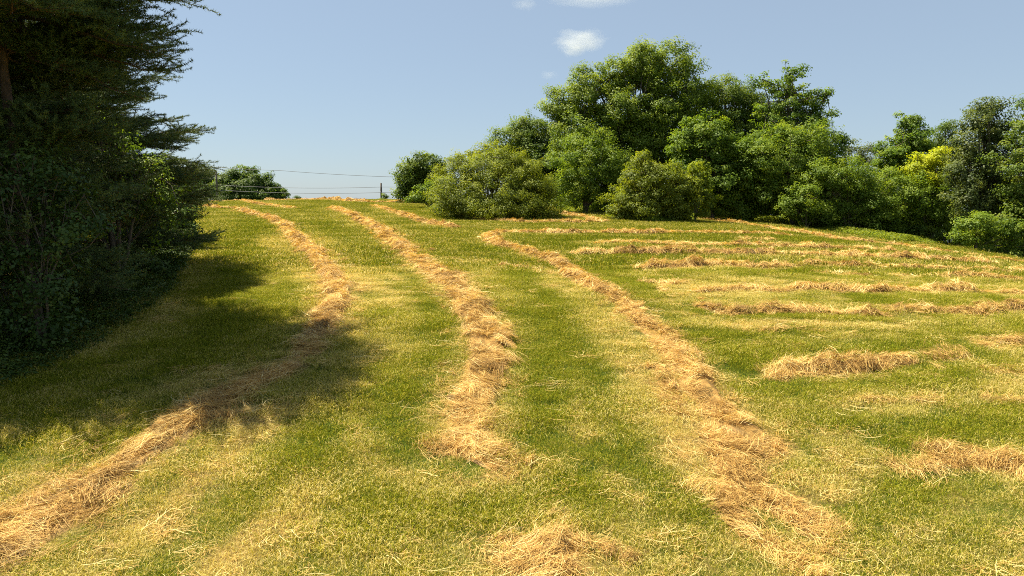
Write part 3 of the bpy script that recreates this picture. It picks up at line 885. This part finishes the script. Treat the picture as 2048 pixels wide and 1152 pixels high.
leafy('privet_bush', 'light green shrub at the left shoulder of the large round bush', 'bush', GB, 862, 56,
      [(855,385,26,18),(880,370,24,20),(835,395,20,8)], 'bushgreen', 122, leaf=.14, clump=.36, dens=1.7, per=48, r0=.08, kids=SH)
leafy('maple_tree', 'dark green domed tree standing beyond the crest at the left', 'tree', GF, 485, 120,
      [(488,350,26,16),(458,362,24,16),(515,365,28,18),(480,378,50,20),(535,380,26,15),(440,382,34,16),(555,390,16,10),(500,395,60,14)], 'far', 123, leaf=.34, clump=.8, dens=.62, per=56, r0=.35)
leafy('ash_tree', 'greyish distant tree between the left conifer and the domed tree beyond the crest', 'tree', GF, 395, 128,
      [(400,345,28,14),(375,355,30,22),(410,365,24,18),(360,380,40,22),(400,388,30,14)], 'grey', 124, leaf=.34, clump=.9, dens=.5, per=44, r0=.35)
leafy('elder_bush', 'tiny dark bush against the sky at the right end of the distant domed tree', 'bush', GF, 570, 112,
      [(569,380,5,4),(572,388,6,5)], 'far', 125, leaf=.2, clump=.35, dens=2.2, per=34, r0=.06, kids=SH)
leafy('crest_shrub', 'tiny dark shrub on the skyline in the middle of the gap', 'bush', GF, 597, 92,
      [(597,396,7,4),(594,399,5,4)], 'far', 126, leaf=.13, clump=.22, dens=4, per=30, r0=.03, kids=SH)
leafy('juniper_bush', 'small evergreen bush at the foot of the utility pole', 'bush', GF, 768, 96,
      [(768,392,6,6),(768,399,10,7)], 'oakdark', 127, leaf=.15, clump=.25, dens=3.5, per=34, r0=.04, kids=SH)

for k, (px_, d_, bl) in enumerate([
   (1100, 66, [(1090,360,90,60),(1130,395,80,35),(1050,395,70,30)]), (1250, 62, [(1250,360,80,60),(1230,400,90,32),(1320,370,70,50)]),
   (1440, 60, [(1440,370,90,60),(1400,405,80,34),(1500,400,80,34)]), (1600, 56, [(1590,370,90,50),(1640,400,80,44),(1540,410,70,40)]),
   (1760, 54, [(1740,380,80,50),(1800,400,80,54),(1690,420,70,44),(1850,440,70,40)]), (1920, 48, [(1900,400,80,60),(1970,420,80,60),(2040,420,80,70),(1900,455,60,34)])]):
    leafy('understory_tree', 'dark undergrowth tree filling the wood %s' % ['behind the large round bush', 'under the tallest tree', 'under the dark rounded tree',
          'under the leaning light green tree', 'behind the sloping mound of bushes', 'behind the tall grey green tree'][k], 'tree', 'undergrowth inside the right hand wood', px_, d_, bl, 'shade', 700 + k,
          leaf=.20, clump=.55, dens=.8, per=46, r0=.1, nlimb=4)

# weeds and long grass along the foot of the right hand wood
def weed_strip(name, label, line, width, hgt, n_, mat, seed, leaf=.1):
    g = np.random.default_rng(seed)
    P = on_ground([q[0] for q in line], [q[1] for q in line])[:, :2]
    seg = np.concatenate([[0], np.cumsum(np.linalg.norm(np.diff(P, axis=0), axis=1))])
    s = g.uniform(0, seg[-1], n_); x = np.interp(s, seg, P[:, 0]); y = np.interp(s, seg, P[:, 1])
    T = unit(np.stack([np.interp(s + .5, seg, P[:, 0]) - np.interp(s - .5, seg, P[:, 0]), np.interp(s + .5, seg, P[:, 1]) - np.interp(s - .5, seg, P[:, 1])], 1))
    o_ = g.uniform(0, 1, n_) * width
    sgn = 1 if width > 0 else 1
    x = x - T[:, 1] * o_; y = y + T[:, 0] * o_
    per = 26
    hh = hgt * (.35 + .9 * fbm(x * .6, y * .6, seed)) * (.5 + .5 * np.clip(np.abs(o_) / (abs(width) * .5), 0, 1))
    idx = np.repeat(np.arange(n_), per)
    m_ = len(idx)
    u = g.uniform(0, 1, m_)
    pos = np.stack([x[idx] + g.normal(0, .09, m_), y[idx] + g.normal(0, .09, m_), 0 * u], 1)
    pos[:, 2] = ground(pos[:, 0], pos[:, 1]) + u * hh[idx]
    nrm = unit(g.normal(0, .6, (m_, 3)) + [0, -.2, .8])
    V, F = leaf_quads(pos, nrm, leaf * g.uniform(.6, 1.4, m_), g, .35)
    cv = g.random(n_)
    o0 = np.array([P[0][0], P[0][1], float(ground(P[0][0], P[0][1]))])
    me = np_mesh(name, V - o0, [F], {'v': np.clip(.55 * cv[idx] + .25 * g.random(m_) + .2 * u, 0, 1)})
    o = link(name, me, M[mat], origin=o0)
    return tag(o, label, 'weeds', kind='stuff')
weed_strip('weeds', 'band of light green weeds along the foot of the right hand trees', [(1120,424),(1250,428),(1400,431),(1500,441),(1600,455),(1700,472),(1800,486),(1900,494),(2060,520)], 2.2, .55, 3000, 'weed', 301, .09)
weed_strip('brambles', 'tangled brambles and saplings rising behind the weeds at the foot of the right hand trees', [(1110,421),(1250,424),(1400,427),(1500,437),(1600,451),(1700,467),(1800,481),(1900,490),(2060,514)], 2.6, 1.9, 5200, 'bushgreen', 303, .13)
weed_strip('weeds', 'uncut grass and weeds round the foot of the large round bush', [(862,418),(900,430),(985,438),(1060,440),(1125,434)], 1.4, .5, 900, 'bush', 304, .08)
weed_strip('weeds', 'uncut grass and weeds round the foot of the small round bush', [(1215,434),(1260,441),(1310,445),(1360,444),(1400,438)], 1.4, .5, 700, 'bushgreen', 305, .08)
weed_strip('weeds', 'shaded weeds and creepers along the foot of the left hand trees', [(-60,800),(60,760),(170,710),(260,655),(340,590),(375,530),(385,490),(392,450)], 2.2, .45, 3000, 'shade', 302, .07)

# ------------------------------------------------------------------ pines at the left
def spray_template(g, L=.40, tufts=9, needles=9, nl=.078, nw=.0135):
    V, F = [], []
    bend = g.normal(0, .05, 2)
    Pz = lambda u: np.array([u * L, bend[0] * u * u, bend[1] * u * u + .04 * u])
    for k in range(tufts):
        u = .12 + .88 * k / (tufts - 1)
        p_ = Pz(u)
        for q in range(needles if k < tufts - 1 else needles + 3):
            d = unit(g.normal(0, 1, 3) + np.array([1.1, 0, .35]))
            s = unit(np.cross(d, g.normal(0, 1, 3)))
            l_ = nl * g.uniform(.7, 1.25)
            i0 = len(V)
            V += [p_ - s * nw * .5, p_ + s * nw * .5, p_ + d * l_]
            F.append([i0, i0 + 1, i0 + 2])
    tw_P = np.stack([Pz(u) for u in (0, .5, 1)])
    return np.array(V), np.array(F), tw_P

def pine(name, label, x, y, H, Rm, cb, seed, nb=80, droop=-.35, group='pines at the left edge of the field', lean=(0, 0), prof=None, bias=None, tipup=.10, dn=.12):
    g = np.random.default_rng(seed)
    z0 = float(ground(x, y)) - .05
    base = np.array([x, y, z0])
    t = np.linspace(0, 1, 14)
    TP = base + np.stack([lean[0] * t ** 1.5, lean[1] * t ** 1.5, H * t], 1) + np.concatenate([np.zeros((1, 3)), g.normal(0, .04, (13, 3)) * [1, 1, 0]])
    wood = [tube(TP, np.interp(t, [0, 1], [H * .016, .02]), 9)]
    tmpl = [spray_template(g) for _ in range(6)]
    SPo, SDx, SUp = [], [], []
    for k in range(nb):
        u = cb + (1 - cb) * ((k + g.random()) / nb) ** 1.0
        az = k * 2.399963 + g.normal(0, .3)
        if bias is not None and g.random() < bias[1]:
            az = bias[0] + g.normal(0, .7)
        f = (u - cb) / (1 - cb)
        pf = np.interp(f, [0, .15, .45, .8, 1], prof or [.75, 1, .95, .55, .12])
        L = Rm * pf * g.uniform(.75, 1.1)
        p0 = np.array([np.interp(u, t, TP[:, c]) for c in range(3)])
        dr = droop * (1 - f) + .25 * f + g.normal(0, dn)
        tt = np.linspace(0, 1, 9)
        dh = np.array([math.cos(az), math.sin(az)])
        swing = g.normal(0, .12)
        B = np.stack([p0[0] + L * tt * dh[0] - L * swing * tt ** 2 * dh[1], p0[1] + L * tt * dh[1] + L * swing * tt ** 2 * dh[0],
                      p0[2] + L * (dr * tt + tipup * tt ** 2.5)], 1)
        B[1:-1] += g.normal(0, .02, (7, 3))
        wood.append(tube(B, np.linspace(.016 * L + .008, .006, 9), 5))
        ns = int(7 + L * 5.5)
        for q in range(ns):
            w_ = .22 + .78 * (q + g.random()) / ns
            P0 = np.array([np.interp(w_, tt, B[:, c]) for c in range(3)])
            side = 1 if q % 2 else -1
            a2 = az + side * g.uniform(.35, 1.05)
            l2 = L * (.12 + .30 * (1 - w_)) * g.uniform(.6, 1.3) + .18
            d2 = np.array([math.cos(a2), math.sin(a2), g.normal(.02, .16)])
            P1 = P0 + d2 * l2 + [0, 0, .04]
            Pm = (P0 + P1) / 2 + g.normal(0, .02, 3)
            wood.append(tube(np.stack([P0, Pm, P1]), [.007, .005, .003], 3))
            nsp = max(3, int(l2 / .11))
            for r_ in range(nsp):
                e = (r_ + .6) / nsp
                Q0 = P0 + (P1 - P0) * e
                a3 = a2 + (g.normal(0, .65) if r_ < nsp - 1 else 0)
                SPo.append(Q0); SDx.append([math.cos(a3), math.sin(a3), g.normal(.10, .22)])
                SUp.append(g.uniform(.6, 1.1))
        for e_ in np.linspace(.55, 1, max(3, int(L * 3))):
            SPo.append(np.array([np.interp(e_, tt, B[:, c]) for c in range(3)]))
            SDx.append([dh[0] + g.normal(0, .45), dh[1] + g.normal(0, .45), g.normal(.1, .2)]); SUp.append(g.uniform(.7, 1.))
    SPo = np.array(SPo); SDx = unit(np.array(SDx)); SUp = np.array(SUp)
    sy = unit(np.cross(np.tile([0, 0, 1.], (len(SPo), 1)), SDx)); sz = np.cross(SDx, sy)
    roll = g.normal(0, .5, len(SPo))[:, None]
    sy, sz = sy * np.cos(roll) + sz * np.sin(roll), sz * np.cos(roll) - sy * np.sin(roll)
    VV, FF, AA, off = [], [], [], 0
    which = g.integers(0, len(tmpl), len(SPo)); cv = g.random(len(SPo))
    for k, (TV, TF, TW) in enumerate(tmpl):
        m_ = np.where(which == k)[0]
        for src, dst in ((TV, 'n'), (TW, 'w')):
            W = SPo[m_][:, None] + (src[None, :, 0:1] * SDx[m_][:, None] + src[None, :, 1:2] * sy[m_][:, None] + src[None, :, 2:3] * sz[m_][:, None]) * SUp[m_][:, None, None]
            if dst == 'n':
                VV.append(W.reshape(-1, 3))
                FF.append((TF[None] + np.arange(len(m_))[:, None, None] * len(TV)).reshape(-1, 3) + off); off += len(m_) * len(TV)
                AA.append((np.clip(.15 + .5 * np.repeat(cv[m_], len(TF)) + .35 * g.random(len(m_) * len(TF)), 0, 1)))
            else:
                # twig: one thin two-sided ribbon
                s_ = sy[m_][:, None] * .004
                R_ = np.stack([W - s_, W + s_], 2).reshape(-1, 3)
                Q = (np.arange(len(m_))[:, None, None] * 6 + np.array([[0, 1, 3, 2], [2, 3, 5, 4]])[None]).reshape(-1, 4)
                wood.append((R_, Q))
    V = np.concatenate(VV); F = np.concatenate(FF); A = np.concatenate(AA)
    gz = ground(V[:, 0], V[:, 1]); ok = (V[:, 2] > gz).reshape(-1, 3).all(1)
    F = F[ok]; A = A[ok]
    tv, tf = merge(wood)
    root = empty(name, base); tag(root, label, 'tree', group)
    link('trunk', np_mesh('trunk', tv - base, [tf], smooth=True), M['pinebark'], root)
    link('crown', np_mesh('crown', V - base, [F], {'v': A}), M['needle'], root)
    return root

pine('pine_tree', 'tallest dark pine at the upper left corner, its long branches sloping down across the sky', -9.7, 13.4, 9.7, 3.55, .56, 401, nb=115, droop=-.30, bias=(-.15, .35), prof=[.30, .80, .92, .28, .10], tipup=.05, dn=.2)
pine('pine_tree', 'dark pine behind the tallest one, layered branch tips stepping down against the sky', -12.8, 19.5, 9.8, 4.9, .08, 402, nb=125, droop=-.10, bias=(-.2, .25), prof=[.72, .88, .52, .24, .1])
pine('pine_tree', 'lower dark pine farthest along the left edge, its bottom branches reaching over the grass', -18.4, 28.0, 8.6, 4.5, .06, 403, nb=100, droop=-.12, bias=(-.4, .25), prof=[.9, 1.0, .8, .45, .1])
pine('pine_tree', 'dense shaded pine at the left edge of the picture under the tallest one', -12.3, 14.2, 9.6, 3.9, .04, 404, nb=110, droop=-.30, bias=(-.5, .3), prof=[.8, 1.0, 1.0, .7, .2])
pine('pine_tree', 'pine whose trunk is left of the picture, shading the lower left corner of the grass', -13.3, 8.7, 8.8, 3.5, .08, 405, nb=90, droop=-.30, prof=[.9, 1.0, .9, .6, .2])

GL = 'leafy trees and shrubs under the pines'
leafy('beech_tree', 'thin broadleaf tree among the pines with sunlit yellow green leaves', 'tree', GL, 225, 17,
      [(190,240,50,30),(250,275,46,30),(140,300,60,40),(240,330,60,40),(300,350,44,36),(330,400,44,40),(350,450,36,34),(200,400,70,40)], 'maple', 501, leaf=.085, clump=.24, dens=2.0, per=24, r0=.10, nlimb=6, spread=.25)
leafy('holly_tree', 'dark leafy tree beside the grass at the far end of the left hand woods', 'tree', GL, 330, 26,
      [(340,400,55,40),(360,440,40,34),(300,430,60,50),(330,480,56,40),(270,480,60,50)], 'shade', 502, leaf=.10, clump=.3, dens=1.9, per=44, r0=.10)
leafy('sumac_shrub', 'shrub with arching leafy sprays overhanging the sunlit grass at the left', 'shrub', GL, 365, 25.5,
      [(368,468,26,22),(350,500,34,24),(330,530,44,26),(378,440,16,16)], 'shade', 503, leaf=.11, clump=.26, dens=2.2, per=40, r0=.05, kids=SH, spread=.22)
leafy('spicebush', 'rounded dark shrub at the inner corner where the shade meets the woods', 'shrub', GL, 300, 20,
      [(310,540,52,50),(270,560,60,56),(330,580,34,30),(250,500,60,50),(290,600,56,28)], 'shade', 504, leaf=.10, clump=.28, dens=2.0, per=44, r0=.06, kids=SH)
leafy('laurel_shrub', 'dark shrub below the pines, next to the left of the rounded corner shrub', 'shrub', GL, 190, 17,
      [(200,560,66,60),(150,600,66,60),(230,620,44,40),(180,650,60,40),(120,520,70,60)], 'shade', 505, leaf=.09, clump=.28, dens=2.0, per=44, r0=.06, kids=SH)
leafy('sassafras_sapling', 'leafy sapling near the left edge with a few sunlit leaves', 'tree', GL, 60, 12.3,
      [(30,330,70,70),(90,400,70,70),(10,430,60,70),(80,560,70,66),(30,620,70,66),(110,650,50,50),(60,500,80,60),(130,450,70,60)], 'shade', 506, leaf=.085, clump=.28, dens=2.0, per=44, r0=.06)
leafy('elderberry_shrub', 'low leafy shrub at the left edge above the dark grass', 'shrub', GL, 20, 12.5,
      [(10,680,60,50),(-40,640,80,80),(60,700,44,34),(-20,560,90,70)], 'shade', 507, leaf=.08, clump=.26, dens=2.1, per=42, r0=.05, kids=SH)

# ------------------------------------------------------------------ utility poles and wires
def pole(label, px, ytop, d, rad=.15):
    top = at(px, ytop, d)
    z0 = float(ground(top[0], d)) - .3
    base = np.array([top[0], d, z0])
    H = top[2] - z0
    V, F = tube(np.array([[0, 0, 0], [0, 0, H * .33], [0, 0, H * .66], [0, 0, H]]), [rad * 1.15, rad * 1.08, rad, rad * .85], 12)
    cap = np.array([[len(V) - 12 + k for k in range(12)]])
    root = empty('utility_pole', base); tag(root, label, 'utility pole', 'utility poles along the far road')
    link('shaft', np_mesh('shaft', V, [F, cap], smooth=False), M['pole'], root)
    for dz in (.55, 1.35):
        v_, f_ = tube(np.array([[0, -rad, H - dz], [0, -rad - .10, H - dz], [0, -rad - .16, H - dz], [0, -rad - .2, H - dz]]), [.05, .09, .06, .03], 8)
        link('insulator', np_mesh('insulator', v_, [f_]), M['wire'], root)
    return top
M['pole'] = bark_mat('weathered_pole', (.07, .055, .045), (.16, .13, .11))
m, n, l = new_mat('wire'); out = n.new("ShaderNodeOutputMaterial"); p = n.new("ShaderNodeBsdfPrincipled")
p.inputs['Base Color'].default_value = (.10, .10, .11, 1); p.inputs['Roughness'].default_value = .5
l.new(p.outputs[0], out.inputs[0]); M['wire'] = m
pole('utility pole on the skyline just left of the tree gap end', 762, 366, 108)
pole('utility pole standing in front of the distant domed tree at the left', 432, 341, 108)
def wire(label, pts, d, rad):
    P = []
    for (a_, b_) in zip(pts[:-1], pts[1:]):
        A = at(*a_, d); B = at(*b_, d)
        t = np.linspace(0, 1, 16, endpoint=False)[:, None]
        S = A + (B - A) * t; S[:, 2] -= 4 * .35 * (t * (1 - t))[:, 0] * np.linalg.norm(B - A) / 30
        P.append(S)
    P.append(at(*pts[-1], d)[None])
    P = np.concatenate(P); o0 = P[0].copy()
    V, F = tube(P - o0, np.full(len(P), rad), 5)
    tag(link('power_line', np_mesh('power_line', V, [F]), M['wire'], origin=o0), label, 'power line', 'overhead wires across the gap')
wire('middle overhead wire passing near the top of the skyline pole', [(432,370),(762,374),(960,366)], 107.6, .028)
wire('lowest overhead wire passing below the top of the skyline pole', [(432,380),(762,385),(960,380)], 107.6, .028)
wire('highest overhead wire, alone well above the other two', [(300,322),(560,341),(1000,356)], 100, .026)

# ------------------------------------------------------------------ clouds: small puffs of real vapour far away
def cloud(label, lumps, d, dens, seed, wisp=False):
    m, n, l = new_mat('cloud_vapour')
    out = n.new("ShaderNodeOutputMaterial")
    tc = n.new("ShaderNodeTexCoord")
    nz = n.new("ShaderNodeTexNoise"); nz.inputs['Scale'].default_value = 1.9; nz.inputs['Detail'].default_value = 5; nz.inputs['Roughness'].default_value = .6
    mp = n.new("ShaderNodeMapping"); mp.inputs['Location'].default_value = (seed, seed * .7, 0); l.new(tc.outputs['Object'], mp.inputs[0])
    l.new(mp.outputs[0], nz.inputs['Vector'])
    ln = n.new("ShaderNodeVectorMath"); ln.operation = 'LENGTH'; l.new(tc.outputs['Object'], ln.inputs[0])
    # density: falls to nothing towards the unit-sphere edge, broken by noise
    s1 = n.new("ShaderNodeMath"); s1.operation = 'MULTIPLY_ADD'; s1.inputs[1].default_value = 1.5; s1.inputs[2].default_value = .12
    l.new(nz.outputs['Fac'], s1.inputs[0])
    s2 = n.new("ShaderNodeMath"); s2.operation = 'SUBTRACT'; l.new(s1.outputs[0], s2.inputs[0]); l.new(ln.outputs['Value'], s2.inputs[1])
    mr = n.new("ShaderNodeMapRange"); mr.inputs[1].default_value = .0; mr.inputs[2].default_value = .55; mr.inputs[3].default_value = 0; mr.inputs[4].default_value = dens
    l.new(s2.outputs[0], mr.inputs[0])
    v = n.new("ShaderNodeVolumePrincipled"); v.inputs['Color'].default_value = (.97, .97, .97, 1); v.inputs['Anisotropy'].default_value = .0
    l.new(mr.outputs[0], v.inputs['Density']); l.new(v.outputs[0], out.inputs['Volume'])
    for k, (px, py, rx, ry) in enumerate(lumps):
        c = at(px, py, d)
        u_ = np.linspace(0, np.pi, 13); w_ = np.linspace(0, 2 * np.pi, 24, endpoint=False)
        Vv = np.stack([np.outer(np.sin(u_), np.cos(w_)), np.outer(np.sin(u_), np.sin(w_)), np.outer(np.cos(u_), np.ones(24))], -1).reshape(-1, 3)
        ii = np.arange(12)[:, None] * 24; jj = np.arange(24)[None]; j2 = (jj + 1) % 24
        Fv = np.stack([ii + jj, ii + 24 + jj, ii + 24 + j2, ii + j2], -1).reshape(-1, 4)
        o = link('cloud', np_mesh('cloud', Vv, [Fv]), m, origin=c)
        o.scale = (rx / F_PX * d, rx / F_PX * d * .6, ry / F_PX * d)
        tag(o, label[k], 'cloud', 'small white clouds', kind='structure')
cloud(['small white cloud standing left of the tallest tree', 'faint lower wisp hanging under the small white cloud'], [(1160,82,62,26),(1148,102,30,14)], 900, .022, 3.1)
cloud(['tiny faint cloud low at the left of the tallest tree'], [(1098,150,20,10)], 900, .012, 8.3)
cloud(['faint cloud at the top edge left of the others', 'long thin cloud cut by the top edge'], [(1050,8,30,14),(1190,-6,110,14)], 900, .010, 5.7)
